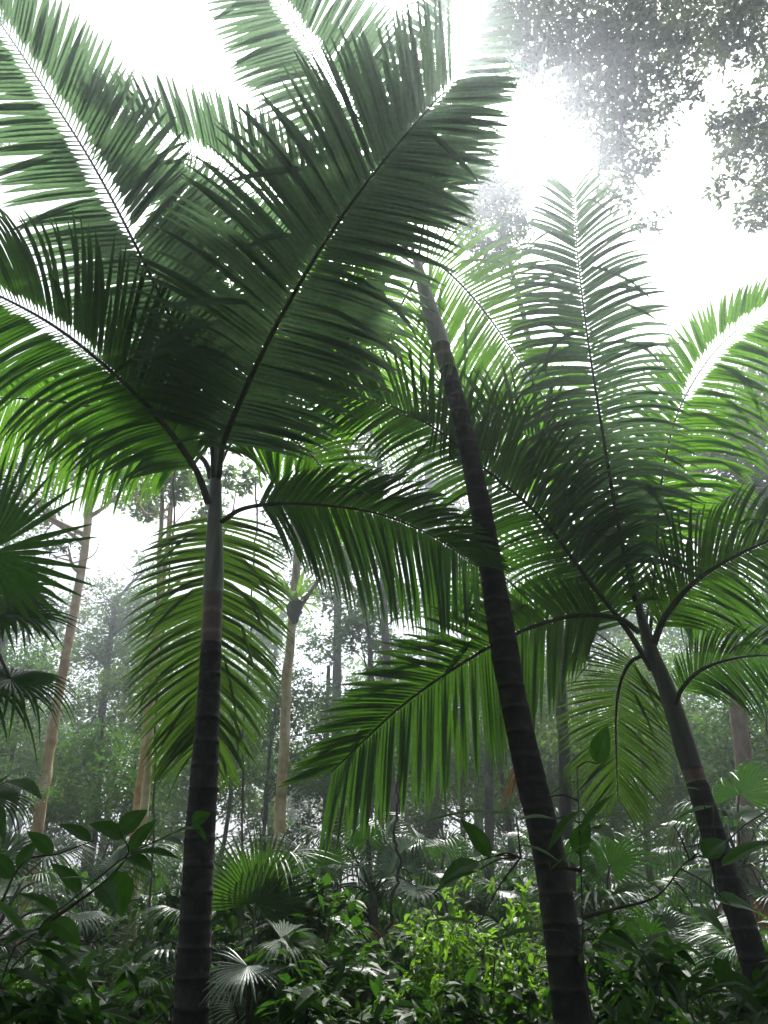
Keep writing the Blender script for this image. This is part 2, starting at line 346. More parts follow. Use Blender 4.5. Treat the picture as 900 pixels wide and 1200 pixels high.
frond(CPm, [(488, 320), (482, 335), (467, 365), (452, 410), (440, 455), (432, 500)], 5.05, 6.3, 0.85, 48, 'frond_lt', 0,
      droop=0.8, wid=0.85, gap=0.02, tipL=0.6, r0=0.014)
frond(CPm, [(489, 312), (455, 295), (415, 310), (380, 350), (360, 400), (350, 450)], 5.05, 6.2, 0.85, 44, 'frond_lt', 0,
      droop=0.8, wid=0.85, gap=0.02, tipL=0.6, r0=0.014)

# ================================================================ RIGHT PALM
RP, rc_ = palm_body('palm_tree', [(905, 1220), (890, 1150), (866, 1070), (843, 1000), (811, 900), (783, 812), (764, 765), (752, 725), (744, 695)],
    5.1, 5.5, [0.10, 0.098, 0.095, 0.095, 0.09, 0.08, 0.072, 0.062, 0.03], 0.62, 0.64,
    'right palm with leaning brown trunk and tall upright frond beside the overexposed sky', thin=0.80, shaftm='shaft_dk')
frond(RP, [(752, 730), (738, 680), (722, 600), (705, 500), (690, 405), (678, 310), (672, 225)], 5.45, 4.2, 0.66, 70, 'frond_sil', 0,
      droop=1.3, wid=0.92, gap=0.02, tipL=0.45, r0=0.020, bare=0.14, aL=(92, 38), aR=(92, 38), baseL=0.8)
frond(RP, [(762, 745), (768, 660), (776, 560), (796, 480), (835, 415), (880, 375), (925, 352)], 5.55, 5.0, 0.80, 60, 'frond_lt', 0,
      droop=1.5, wid=1.05, gap=0.08, tipL=0.6, r0=0.014, bare=0.2, aR=(65, 45), aL=(60, 40), baseL=0.7, cL=0.6, gap0=.4)
frond(RP, [(764, 785), (735, 738), (690, 680), (630, 603), (560, 543), (490, 490), (395, 455)], 5.4, 4.9, 0.62, 66, 'frond_dk', 0,
      droop=1.0, wid=0.80, gap=0.02, tipL=0.5, r0=0.022, bare=0.12, aL=(64, 42), aR=(75, 45), cR=1.15)
frond(RP, [(748, 715), (735, 650), (705, 580), (655, 532), (600, 503), (550, 490), (505, 500)], 5.6, 5.0, 0.62, 50, 'frond_dk', 30,
      droop=1.5, wid=0.85, gap=0.02, tipL=0.5, r0=0.012, bare=0.15)
frond(RP, [(766, 755), (780, 722), (812, 684), (850, 658), (895, 636), (950, 612)], 5.4, 4.6, 0.62, 48, 'frond', 8,
      droop=1.2, wid=0.92, gap=0.02, tipL=0.8, r0=0.028, bare=0.10, aL=(50, 40), aR=(62, 55))
frond(RP, [(748, 740), (722, 724), (670, 722), (605, 742), (545, 775), (470, 828), (388, 905)], 5.35, 4.5, 0.66, 60, 'frond', 0,
      droop=0.45, wid=1.05, gap=0.02, tipL=0.6, r0=0.022, bare=0.14, aL=(68, 32), aR=(60, 28), cL=1.15, cR=0.8)
frond(RP, [(752, 768), (738, 777), (727, 800), (722, 835), (722, 880), (724, 935)], 5.4, 5.9, 0.50, 50, 'frond_mid', 0,
      droop=0.7, wid=0.85, gap=0.03, tipL=0.6, r0=0.016, bare=0.08, aL=(80, 30), aR=(80, 30), baseL=0.8)
frond(RP, [(790, 828), (800, 806), (820, 786), (850, 774), (890, 768), (940, 772)], 5.3, 4.9, 0.46, 40, 'frond_dk', 15,
      droop=1.8, wid=0.8, gap=0.02, tipL=0.8, r0=0.02, bare=0.12, aL=(50, 45), aR=(65, 60), cL=0.7)
frond(RP, [(756, 740), (765, 700), (800, 690), (835, 710), (860, 745)], 5.6, 6.3, 0.5, 36, 'frond', 0,
      droop=1.0, wid=0.8, r0=0.012)
frond(RP, [(756, 740), (745, 690), (700, 660), (640, 660), (585, 690), (540, 730)], 5.6, 6.4, 0.6, 40, 'frond', 0,
      droop=1.0, wid=0.85, r0=0.012)

# ================================================================ fan palms
def fan_leaf_mb(rad, nseg=44, span=310, join=0.45, droop=0.25, cup=0.12, seed=0):
    """palmate leaf, hub at origin, in the XY plane, petiole arriving from -Y; local frame"""
    r_ = random.Random(seed); mb = MB(); dth = R(span) / nseg; NS = 9; tilt_ = r_.uniform(-.25, .25)
    for i in range(nseg):
        if r_.random() < 0.04: continue
        th = R(90) + (i - (nseg - 1) / 2) * dth + r_.gauss(0, 0.006)
        edge = abs(i - (nseg - 1) / 2) / (nseg / 2)
        L_ = rad * (1 - 0.28 * edge ** 2) * r_.uniform(0.9, 1.05) * (r_.uniform(.6, .85) if r_.random() < .07 else 1)
        st = np.linspace(0.02, 1, NS + 1)
        rr = st * L_
        hw = np.tan(dth / 2) * np.minimum(rr, join * rad)
        tp = np.clip((1 - st) / (1 - join), 0, 1)
        hw = np.where(rr > join * rad, hw * tp ** 0.8, hw) + 0.0006
        dx, dy = math.cos(th), math.sin(th)
        out = np.clip(rr / rad - join, 0, 1)
        z = cup * rr ** 1 * (1 - edge) + tilt_ * rr * math.sin(th * 2) * .6 - droop * r_.uniform(0.6, 1.5) * out ** 1.6 * rad * 2.2
        sh = 1 - 0.35 * out ** 2 * droop * 2
        c = np.stack([dx * rr * sh, dy * rr * sh, z], 1)
        w = np.array([-dy, dx, 0]); pl = 0.45
        V = np.stack([c - hw[:, None] * w, c + np.outer(hw * pl, [0, 0, 1]), c + hw[:, None] * w], 1)
        mb.add(V.reshape(-1, 3), grid_quads(NS + 1, 3))
    return mb
def fan_at(parent, hub, up, outd, rad, mat='fan', pet_from=None, **kw):
    """fan leaf at a world spot: outd = where its tips point, up = face normal"""
    mb = fan_leaf_mb(rad, **kw); V = np.concatenate(mb.v)
    y = unit(outd); z = unit(np.asarray(up) - y * np.dot(up, y)); x = np.cross(y, z)
    mb.v = [(V @ np.stack([x, y, z]) + np.asarray(hub)).astype(np.float32)]
    o = mb.build('fan_leaf', M[mat], parent)
    if pet_from is not None:
        mid = (np.asarray(hub) + np.asarray(pet_from)) / 2 + np.array([0, 0, 0.12])
        m = MB(); tube(m, smooth([pet_from, mid, hub], 12), [0.012, 0.007], 6); m.build('petiole', M['midrib'], o, True)
    return o
def fan_palm(h, nleaf, rad, pet, seed, label, loc=(0, 0, 0), mat='fan', group=None, trunk_r=0.05):
    r_ = random.Random(seed)
    root = thing('fan_palm', loc, label, 'fan palm', group)
    base = np.array(loc, float); top = base + [r_.uniform(-.1, .1), r_.uniform(-.1, .1), h]
    m = MB(); tube(m, smooth([base - [0, 0, .1], (base + top) / 2 + [r_.uniform(-.04, .04), 0, 0], top], 30), [trunk_r * 1.2, trunk_r, trunk_r * 0.8], 10, 0.06)
    m.build('trunk', M['bark_gry'], root, True)
    for i in range(nleaf):
        az = i * 2.399 + r_.uniform(-.3, .3); el = R(78 - 95 * (i + .5) / nleaf)
        d = np.array([math.cos(az) * math.cos(el), math.sin(az) * math.cos(el), math.sin(el)])
        pl = pet * r_.uniform(0.75, 1.15)
        hub = top + d * pl + np.array([0, 0, -0.18 * pl * (1 - math.sin(el))])
        o2 = unit(d + np.array([0, 0, -0.55])); up = np.array([-d[0] * math.sin(el + .3), -d[1] * math.sin(el + .3), math.cos(el) + .6])
        fan_at(root, hub, up, o2, rad * r_.uniform(0.65, 1.15), mat, top, nseg=r_.choice([30, 36, 42]), span=r_.uniform(200, 320),
               join=r_.uniform(.28, .48), droop=r_.uniform(0.15, 0.85), seed=seed * 50 + i)
    for i in range(3):
        az = seed + i * 2.1; d = np.array([math.cos(az), math.sin(az), 0]); hub = top + d * pet * .35 + [0, 0, -.25]
        fan_at(root, hub, d + [0, 0, .3], d * .35 + [0, 0, -1], rad * .7, 'dead', top, nseg=24, span=120, join=.3, droop=.1, seed=seed * 70 + i)
    return root
# big one at the left edge
b0 = P(-60, 1150, 3.6); b0[2] = float(ground_z(b0[0], b0[1]))
EP = thing('fan_palm', b0, 'large fan palm at the left edge with big pleated fans over dark drooping ones', 'fan palm')
tp_ = P(-55, 760, 3.6)
m = MB(); tube(m, smooth([b0 - [0, 0, .1], (b0 + tp_) / 2 + [.05, 0, 0], tp_], 40), [0.1, 0.08, 0.07], 14, 0.03); m.build('trunk', M['ptrunk'], EP, True)
def cv(h): return CAM - h
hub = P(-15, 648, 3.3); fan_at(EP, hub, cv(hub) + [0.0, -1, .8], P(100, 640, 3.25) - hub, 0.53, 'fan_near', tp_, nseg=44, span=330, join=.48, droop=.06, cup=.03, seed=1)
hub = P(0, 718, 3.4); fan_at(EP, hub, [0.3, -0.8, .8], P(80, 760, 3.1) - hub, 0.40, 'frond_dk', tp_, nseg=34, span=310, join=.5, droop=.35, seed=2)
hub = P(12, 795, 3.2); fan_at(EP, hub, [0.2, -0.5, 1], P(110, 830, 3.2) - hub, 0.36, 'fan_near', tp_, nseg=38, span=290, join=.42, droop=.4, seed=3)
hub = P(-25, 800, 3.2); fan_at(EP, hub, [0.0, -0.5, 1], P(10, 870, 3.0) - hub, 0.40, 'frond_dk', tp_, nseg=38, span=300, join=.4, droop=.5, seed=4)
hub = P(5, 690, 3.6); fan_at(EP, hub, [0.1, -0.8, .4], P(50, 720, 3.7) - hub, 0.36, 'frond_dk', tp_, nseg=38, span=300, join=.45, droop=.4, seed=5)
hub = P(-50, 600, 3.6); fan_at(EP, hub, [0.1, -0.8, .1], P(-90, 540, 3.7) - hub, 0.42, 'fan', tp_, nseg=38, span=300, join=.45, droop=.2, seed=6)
hub = P(-10, 930, 3.0); fan_at(EP, hub, [0.1, -0.4, .9], P(30, 960, 3.0) - hub, 0.22, 'frond_dk', tp_, nseg=30, span=260, join=.4, droop=.5, seed=7)

gfp = 'fan palms of the understorey'
protoA = fan_palm(1.1, 13, 0.52, 0.65, 11, 'small fan palm right of the left palm trunk with glossy upright fans', P(300, 1100, 6.2) * [1, 1, 0], group=gfp)
protoB = fan_palm(0.7, 11, 0.42, 0.5, 12, 'low fan palm behind the broad-leaved branch at lower left', P(70, 1100, 6.8) * [1, 1, 0], group=gfp)
protoC = fan_palm(1.6, 15, 0.5, 0.6, 13, 'thin-stemmed fan palm left of the yellow-green bush', P(443, 1100, 8.2) * [1, 1, 0], group=gfp, trunk_r=0.045)
def G(px, Y):
    q = P(px, 1000, Y); q[2] = float(ground_z(q[0], q[1])); return q
for o, px, Y in ((protoA, 298, 6.2), (protoB, 60, 6.8), (protoC, 443, 8.2)): o.location = tuple(G(px, Y))
spots = [(protoA, 120, 9.5, 1.0, 1.25, 'fan palm with one raised silvery fan below the orange trunk at left'),
         (protoB, 190, 7.6, 2.0, 1.1, 'fan palm just left of the left palm trunk, behind broad leaves'),
         (protoA, 370, 9.0, 3.0, 1.15, 'fan palm under the pale mossy trunk at centre left'),
         (protoC, 520, 10.5, 0.6, 1.1, 'fan palm standing behind the yellow-green bush'),
         (protoB, 585, 8.8, 4.0, 1.2, 'fan palm left of the black leaning trunk in the shade'),
         (protoA, 700, 8.0, 5.0, 1.1, 'fan palm between the black and the brown leaning trunks'),
         (protoB, 770, 6.8, 1.5, 1.2, 'drooping fan palm just left of the brown leaning trunk'),
         (protoC, 860, 9.5, 2.6, 1.2, 'fan palm at the right edge behind the brown leaning trunk'),
         (protoA, 10, 8.0, 2.2, 1.2, 'fan palm at the far left edge below the drooping fans'),
         (protoB, 420, 6.9, 0.3, 1.0, 'shaded low fan palm in the bottom centre'),
         (protoB, 860, 5.9, 3.3, 1.1, 'shaded low fan palm in the bottom right corner'),
         (protoC, 655, 12, 5.2, 1.2, 'distant fan palm seen right of the black leaning trunk')]
for pr, px, Y, rz, s, lb in spots: place(pr, G(px, Y), rz, s, lb, gfp)
# pale fan facing the viewer at the bottom, on its own small palm
b = G(300, 5.0)
SP_ = thing('fan_palm', b, 'dwarf fan palm showing one whitish fan at the foot of the left palm', 'fan palm', gfp)
tq = b + np.array([0, 0.1, 0.9]); m = MB(); tube(m, smooth([b - [0, 0, .1], b + [0, .05, .5], tq], 14), [0.03, 0.025], 8); m.build('trunk', M['bark_gry'], SP_, True)
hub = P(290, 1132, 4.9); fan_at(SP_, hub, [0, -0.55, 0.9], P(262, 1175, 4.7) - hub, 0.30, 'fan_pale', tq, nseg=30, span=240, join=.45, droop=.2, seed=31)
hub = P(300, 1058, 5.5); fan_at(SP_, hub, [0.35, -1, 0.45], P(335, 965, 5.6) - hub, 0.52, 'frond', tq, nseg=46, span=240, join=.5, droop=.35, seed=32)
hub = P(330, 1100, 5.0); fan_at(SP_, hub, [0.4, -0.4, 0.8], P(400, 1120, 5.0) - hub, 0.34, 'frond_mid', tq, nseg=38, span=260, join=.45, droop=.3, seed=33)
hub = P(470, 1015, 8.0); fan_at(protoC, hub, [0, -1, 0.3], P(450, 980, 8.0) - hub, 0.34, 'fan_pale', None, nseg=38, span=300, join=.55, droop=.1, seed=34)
# dead brown frond hanging beside the black trunk
hub = P(628, 880, 4.9)
dm = MB()
for i in range(22):
    a = hub + np.array([rnd.uniform(-.02, .02), rnd.uniform(-.05, .05), 0]); e = P(600 + rnd.uniform(-16, 20), 945 + rnd.uniform(-15, 12), 4.9 + rnd.uniform(-.1, .1))
    c = smooth([a, (a + e) / 2 + [rnd.uniform(-.03, .0), 0, .04], e], 8); w = np.array([.7, .7, 0]) * 0.006
    hwf = np.array([.4, .8, 1, 1, .9, .7, .4, .1])[:, None]
    dm.add(np.stack([c - w * hwf, c + w * hwf], 1).reshape(-1, 3), grid_quads(8, 2))
o = dm.build('dead_leaf', M['dead'], CPm); o['label'] = 'withered brown frond hanging down'

# ================================================================ leaves as scattered faces
def leaves(mb, C, size, aspect=0.45, up=0.35, fold=0.25, droop=0.3, fine=False):
    """C: (n,3) leaf bases; each leaf a folded rhomboid of 4 triangles"""
    n = len(C)
    d = rng.normal(size=(n, 3)); d[:, 2] = d[:, 2] * 0.5 - droop; d /= np.linalg.norm(d, axis=1)[:, None]
    nn = rng.normal(size=(n, 3)) + np.array([0, 0, up * 4]); w = np.cross(d, nn); w /= np.linalg.norm(w, axis=1)[:, None] + 1e-9
    nn = np.cross(w, d)
    L_ = (size * rng.uniform(0.6, 1.25, n))[:, None]
    W = L_ * aspect * 0.5
    c0 = C; c1 = C + d * L_
    if fine:   # oval leaf with a folded midrib and a bent tip
        dn = np.array([0, 0, -1.0]) * L_ * 0.18
        a_ = C + d * L_ * 0.28; b_ = C + d * L_ * 0.62 + dn * .3; c1 = c1 + dn
        V = np.stack([c0, a_ + w * W * .95 + nn * W * .3, a_, a_ - w * W * .95 + nn * W * .3,
                      b_ + w * W * .85 + nn * W * .3, b_, b_ - w * W * .85 + nn * W * .3, c1], 1).reshape(-1, 3)
        k = np.arange(n)[:, None] * 8
        mb.add(V, quads=np.concatenate([k + [1, 4, 5, 2], k + [2, 5, 6, 3]]), tris=np.concatenate([k + [0, 1, 2], k + [0, 2, 3], k + [4, 7, 5], k + [5, 7, 6]]))
        return
    mid = C + d * L_ * 0.45 - nn * W * fold * 2
    V = np.stack([c0, mid + w * W + nn * W * fold * 2, c1, mid - w * W + nn * W * fold * 2, mid], 1).reshape(-1, 3)
    k = np.arange(n)[:, None] * 5
    tr = np.concatenate([k + [0, 1, 4], k + [1, 2, 4], k + [2, 3, 4], k + [3, 0, 4]])
    mb.add(V, tris=tr)
def clump_pts(c, r, n, flat=0.6):
    """twig-wise leaf positions inside a clump"""
    nt = max(1, n // 9)
    t = rng.normal(size=(nt, 3)); t /= np.linalg.norm(t, axis=1)[:, None]
    t *= (r * rng.uniform(0.15, 1, nt) ** 0.5)[:, None]; t[:, 2] *= flat
    p = t[:, None, :] + rng.normal(size=(nt, 9, 3)) * r * 0.10
    return p.reshape(-1, 3) + c
def limb_curve(a, b, sag=0.15):
    mid = (a + b) / 2 + rng.normal(size=3) * np.linalg.norm(b - a) * 0.08 + [0, 0, -sag * 0.3]
    return smooth([a, mid, b], 12)
def forest_tree(pts, r0, r1, clumps, leaf, nleaf, label, bark='bark_gry', lmat='forest', group=None, name='forest_tree', nlimb=6, aspect=0.45):
    """pts: trunk centre line from foot up; clumps: [(centre, radius)]"""
    foot = np.array(pts[0], float)
    if name == 'forest_tree': r0, r1 = r0 * 0.66, r1 * 0.66
    root = thing(name, foot, label, 'tree', group)
    c = smooth([foot - [0, 0, .2]] + list(pts[1:]), 60)
    c = c + np.cumsum(rng.normal(size=c.shape) * 0.006, axis=0) * [1, 1, 0]
    m = MB(); tube(m, c, np.array([r0 * 1.5, r0 * 1.1, r0, (r0 + r1) / 2, r1]), 12, 0.05); m.build('trunk', M[bark], root, True)
    for i, (cc, rr) in enumerate(clumps[:nlimb * 3]):
        if i % max(1, len(clumps) // max(1, nlimb)): continue
        cc = np.asarray(cc); zz = c[:, 2]; k = int(np.argmin(np.abs(zz - (cc[2] - 0.5 * np.linalg.norm(cc[:2] - c[-1][:2]) - 0.3)))); k = max(20, min(k, 58))
        ml = MB(); lc2 = limb_curve(c[k], cc); tube(ml, lc2, [r1 * 0.8, r1 * 0.2], 6, 0.05)
        for j in range(4):
            a = lc2[5 + j]; e = cc + rng.normal(size=3) * rr * 0.6; tube(ml, limb_curve(a, e), [r1 * .3, r1 * .08], 5)
        ml.build('limb', M[bark], root, True)
    mb = MB(); tot = sum(r ** 2 for _, r in clumps)
    for cc, rr in clumps:
        leaves(mb, clump_pts(np.asarray(cc), rr, max(9, int(nleaf * rr ** 2 / tot))), leaf, aspect)
    mb.build('crown', M[lmat], root)
    return root
def round_clumps(c, rx, rz, n, r):
    out = []
    for i in range(n):
        d = rng.normal(size=3); d /= np.linalg.norm(d)
        k = rng.uniform(0.35, 1)
        out.append((np.asarray(c) + d * [rx, rx, rz] * k, r * rng.uniform(0.6, 1.3)))
    return out
def fill_px(poly_pts, Y, dY=1.0, r=0.6):
    return [(P(a, b, Y + rnd.uniform(-dY, dY)), r * s_) for a, b, s_ in poly_pts]

# --- tree overhanging at the top right (trunk out of the picture on the right)
ft = G(1500, 8.5)
over = [(575, 20, .8), (610, 15, 1), (650, 30, 1.1), (700, 20, 1.2), (750, 20, 1.2), (800, 10, 1.2), (850, 15, 1.0), (890, 20, 1),
        (610, 60, .8), (650, 75, 1), (690, 80, 1.1), (740, 75, 1.1), (790, 60, .8), (690, 130, .7), (720, 120, .9), (745, 150, .8), (770, 115, .5),
        (730, 190, .6), (715, 175, .5), (755, 195, .35), (760, 255, .35), (730, 225, .4), (800, 105, .4), (830, 70, .4), (640, 130, .35), (628, 160, .3),
        (850, 215, .35), (885, 250, .4), (905, 235, .6), (862, 150, .5), (860, 130, .5), (880, 160, .6), (900, 180, .6), (860, 175, .4), (900, 220, .45), (920, 130, .8), (900, 70, .5), (860, 45, .6),
        (590, -40, 1), (660, -40, 1.2), (740, -40, 1.2), (820, -40, 1.2), (900, -40, 1.2), (950, 60, .8), (960, 200, .7)]
cl = fill_px(over, 6.6, 0.7, 0.66)
tr = forest_tree([ft, ft + [0.1, -.2, 5], ft + [-.5, -.6, 9.5], ft + [-1.4, -1.2, 13]], 0.3, 0.12, cl, 0.095, 27000,
    'dark-leaved canopy tree overhanging the top right corner', 'bark_gry', 'canopy', nlimb=0, name='canopy_tree')
for lp in ([ft + [-1.2, -1.1, 12.4], P(1150, -220, 7), P(980, -120, 6.6), P(880, -60, 6.6), P(858, 20, 6.6), P(846, 100, 6.6)],
           [ft + [-1.0, -1, 11.6], P(1120, 60, 7), P(1000, 90, 6.8), P(930, 150, 6.7), P(890, 200, 6.6)],
           [P(980, -120, 6.6), P(880, -110, 6.5), P(780, -70, 6.5), P(740, 10, 6.6), P(735, 90, 6.6), P(728, 180, 6.6), P(755, 230, 6.5)],
           [P(880, -110, 6.5), P(720, -100, 6.4), P(640, -40, 6.5), P(610, 30, 6.6), P(630, 110, 6.5)],
           [P(780, -70, 6.5), P(690, -10, 6.6), P(665, 60, 6.6), P(680, 130, 6.6)],
           [P(740, 0, 6.6), P(790, 50, 6.6), P(800, 100, 6.6)]):
    ml = MB(); tube(ml, smooth(lp, 50), [.08, .045, .028, .01], 7, .05); ml.build('limb', M['bark_gry'], tr, True)
# dark leafy twig at the top edge left
# --- hazy tree tops behind
def simple(px_foot, Y, top, r0, r1, clpx, r, leaf, nl, label, bark, lmat, mid=None, group='forest trees in the mist', dY=1.5, **k):
    f = G(px_foot, Y); pts = [f] + [P(a, b, Y) for a, b in (mid or [])] + [P(top[0], top[1], Y)]
    return forest_tree(pts, r0, r1, fill_px(clpx, Y, dY, r), leaf, nl, label, bark, lmat, group, **k)
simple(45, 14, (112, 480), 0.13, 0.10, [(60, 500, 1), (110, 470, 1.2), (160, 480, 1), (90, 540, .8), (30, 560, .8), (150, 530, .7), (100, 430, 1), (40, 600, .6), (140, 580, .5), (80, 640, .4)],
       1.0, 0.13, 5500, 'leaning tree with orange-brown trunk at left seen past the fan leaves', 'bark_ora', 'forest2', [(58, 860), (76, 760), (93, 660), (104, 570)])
T2 = simple(325, 13, (368, 520), 0.125, 0.09, [(340, 600, .7), (400, 560, 1), (380, 500, 1), (330, 540, .8), (420, 620, .6), (310, 480, .8)],
       1.0, 0.13, 3500, 'pale mossy trunk with a bird-nest fern growing halfway up', 'bark_moss', 'forest', [(333, 860), (341, 760), (348, 680), (354, 620)])
# fern on that trunk
fb = P(346, 708, 12.75); fm = MB()
fern = thing('nest_fern', fb, 'bright green nest fern perched on the pale mossy trunk', 'fern')
for i in range(26):
    az = i * 2.4; el = R(rnd.uniform(15, 75)); L_ = rnd.uniform(.5, .95)
    d = np.array([math.cos(az) * math.cos(el), math.sin(az) * math.cos(el), math.sin(el)]); q = fb.copy(); path = [q]
    for j in range(6): d = unit(d + [0, 0, -.16]); q = q + d * L_ / 6; path.append(q)
    path = np.array(path); w = unit(np.cross(d, [0, 0, 1])) ; hw = (np.array([.3, .7, 1, 1, .8, .5, .05]) * .04)[:, None]
    fm.add(np.stack([path - w * hw, path + w * hw], 1).reshape(-1, 3), grid_quads(7, 2))
fm.build('fern_leaves', M['lime'], fern)
rm = MB(); tube(rm, smooth([fb + [0, -.02, -.35], fb + [0, -.05, -.15], fb], 8), [0.05, 0.13, 0.12], 10, 0.15); rm.build('root_ball', M['stem'], fern, True)
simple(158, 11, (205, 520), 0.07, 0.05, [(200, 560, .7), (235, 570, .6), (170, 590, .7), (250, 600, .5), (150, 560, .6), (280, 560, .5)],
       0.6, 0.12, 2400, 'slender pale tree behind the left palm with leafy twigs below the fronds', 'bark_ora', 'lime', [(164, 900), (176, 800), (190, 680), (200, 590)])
simple(172, 10, (196, 540), 0.065, 0.04, [(200, 520, .8), (180, 480, .8), (220, 500, .8)],
       0.7, 0.12, 1200, 'slender dark moss-covered trunk beside the slender pale one', 'bark_moss', 'forest', [(174, 900), (178, 800), (186, 700), (192, 600)])
simple(835, 12.5, (795, 560), 0.19, 0.13, [(860, 500, 1), (890, 540, 1), (870, 580, .8), (900, 470, .9), (850, 620, .6), (895, 610, .6), (830, 540, .5), (800, 520, .6), (920, 420, .8)],
       0.85, 0.12, 5000, 'leaning pinkish trunk with open crown near the right edge', 'bark_pnk', 'forest2', [(870, 900), (850, 720), (828, 650), (812, 600)])
simple(395, 22, (400, 560), 0.2, 0.12, [(390, 600, 1), (430, 640, 1), (370, 680, .9), (410, 720, .8), (440, 700, .9), (380, 760, .7), (350, 640, .9)],
       1.3, 0.17, 5200, 'grey misty tree right of the trunk carrying the nest fern', 'bark_gry', 'forest')
simple(433, 17, (425, 600), 0.10, 0.06, [(430, 650, .8), (450, 700, .8), (420, 740, .8), (460, 760, .7), (480, 700, .6), (400, 660, .7)],
       0.8, 0.14, 3000, 'thin dark-stemmed tree between the two middle palms', 'bark_gry', 'forest', [(436, 800), (430, 700)])
simple(508, 24, (505, 500), 0.32, 0.2, [(520, 560, 1.2), (480, 520, 1.2), (550, 620, .9), (500, 600, .9)],
       1.5, 0.18, 4000, 'pale grey trunk fading in mist at the centre', 'bark_gry', 'forest2')
simple(655, 9, (585, 250), 0.09, 0.04, [(575, 205, .8), (598, 215, .8), (560, 235, .8), (585, 245, .9), (548, 275, .6), (600, 270, .7), (575, 295, .6), (545, 225, .5), (612, 200, .4), (590, 300, .5), (560, 320, .4), (540, 255, .5)],
       0.5, 0.075, 9500, 'tall misty tree whose crown shows between the centre and right palms', 'bark_gry', 'forest2', [(655, 800), (650, 600), (620, 400)], dY=.6)
simple(110, 24, (135, 700), 0.2, 0.12, [(120, 700, 1), (160, 720, 1), (180, 700, .7), (100, 760, 1), (150, 780, 1.1), (200, 760, .8), (120, 830, 1), (170, 840, 1.1), (220, 820, .9), (180, 660, .7)],
       1.2, 0.16, 6500, 'misty round-crowned tree in the gap left of the left palm', 'bark_gry', 'forest2')
simple(230, 20, (250, 780), 0.12, 0.08, [(210, 860, 1), (250, 850, 1), (290, 830, 1), (230, 910, 1), (280, 900, 1), (300, 870, .8), (190, 910, .9)],
       1.1, 0.14, 5500, 'bushy dark tree behind the hanging frond of the left palm', 'bark_gry', 'forest')
simple(380, 19, (385, 780), 0.12, 0.07, [(370, 840, 1), (400, 830, 1), (430, 850, .9), (390, 900, 1), (360, 910, .9), (420, 920, 1), (450, 880, 1)],
       1.05, 0.14, 5500, 'dense dark tree low behind the pale mossy trunk on its right', 'bark_gry', 'forest')
simple(120, 16, (125, 840), 0.08, 0.05, [(90, 880, .8), (130, 870, .8), (110, 920, .9), (160, 900, .9), (70, 940, .7), (140, 950, .9)],
       0.9, 0.12, 4500, 'small leafy tree right of the orange-brown trunk foot', 'bark_gry', 'forest')
simple(660, 18, (665, 790), 0.1, 0.06, [(650, 850, 1), (690, 860, 1), (640, 900, 1), (700, 900, .9), (670, 820, .8), (620, 860, .7)],
       1.0, 0.14, 4200, 'hazy small tree seen right of the black leaning trunk', 'bark_gry', 'forest2')
simple(850, 16, (860, 780), 0.1, 0.06, [(850, 850, 1), (880, 830, 1), (840, 900, 1), (900, 880, 1), (870, 930, .9), (820, 870, .8), (905, 810, .8)],
       0.9, 0.12, 4800, 'bushy tree at the right edge behind the brown leaning trunk', 'bark_gry', 'forest')
simple(545, 20, (540, 830), 0.1, 0.06, [(520, 880, 1), (560, 890, 1), (500, 910, 1), (580, 920, 1), (540, 860, .9), (470, 910, .9)],
       1.0, 0.14, 4800, 'dark bushy tree behind the low drooping frond in the centre', 'bark_gry', 'forest')
simple(20, 20, (10, 620), 0.2, 0.1, [(10, 660, 1), (-20, 700, 1.2), (30, 720, .8), (10, 800, .9), (-10, 600, 1), (20, 900, .7)],
       1.3, 0.15, 4200, 'tree behind the big fan palm at the left edge', 'bark_gry', 'forest')
simple(-40, 13, (-35, 100), 0.25, 0.1, [(-15, 10, .6), (-60, -10, 1), (-5, 165, .25), (-40, 150, .5), (-60, 60, .9)],
       1.0, 0.14, 2600, 'tree whose leaves touch the top left corner', 'bark_gry', 'forest2', group=None)
simple(470, 15, (440, 430), 0.12, 0.06, [(410, 400, .8), (440, 420, 1), (470, 450, 1), (420, 460, .9), (400, 500, .8), (455, 500, .9), (380, 450, .7), (490, 480, .7), (360, 500, .6), (430, 540, .7)],
       0.85, 0.12, 5500, 'hazy crown showing through the fronds between the left and the centre palm', 'bark_gry', 'forest_lt')
simple(560, 16, (575, 470), 0.12, 0.06, [(560, 430, .9), (600, 450, 1), (540, 480, .9), (580, 500, 1), (620, 490, .9), (600, 540, .8), (640, 440, .7), (530, 390, .6), (560, 360, .6)],
       0.95, 0.13, 5500, 'hazy crown behind the fronds just right of the centre palm trunk', 'bark_gry', 'forest2')
simple(905, 14, (880, 430), 0.13, 0.07, [(885, 440, .8), (860, 470, .7), (900, 480, 1), (850, 520, .7), (880, 530, .9), (905, 560, 1), (840, 570, .6), (870, 590, .8), (900, 420, .6)],
       0.85, 0.12, 5200, 'hazy open crown against the sky at the right edge above the drooping frond', 'bark_gry', 'forest2')
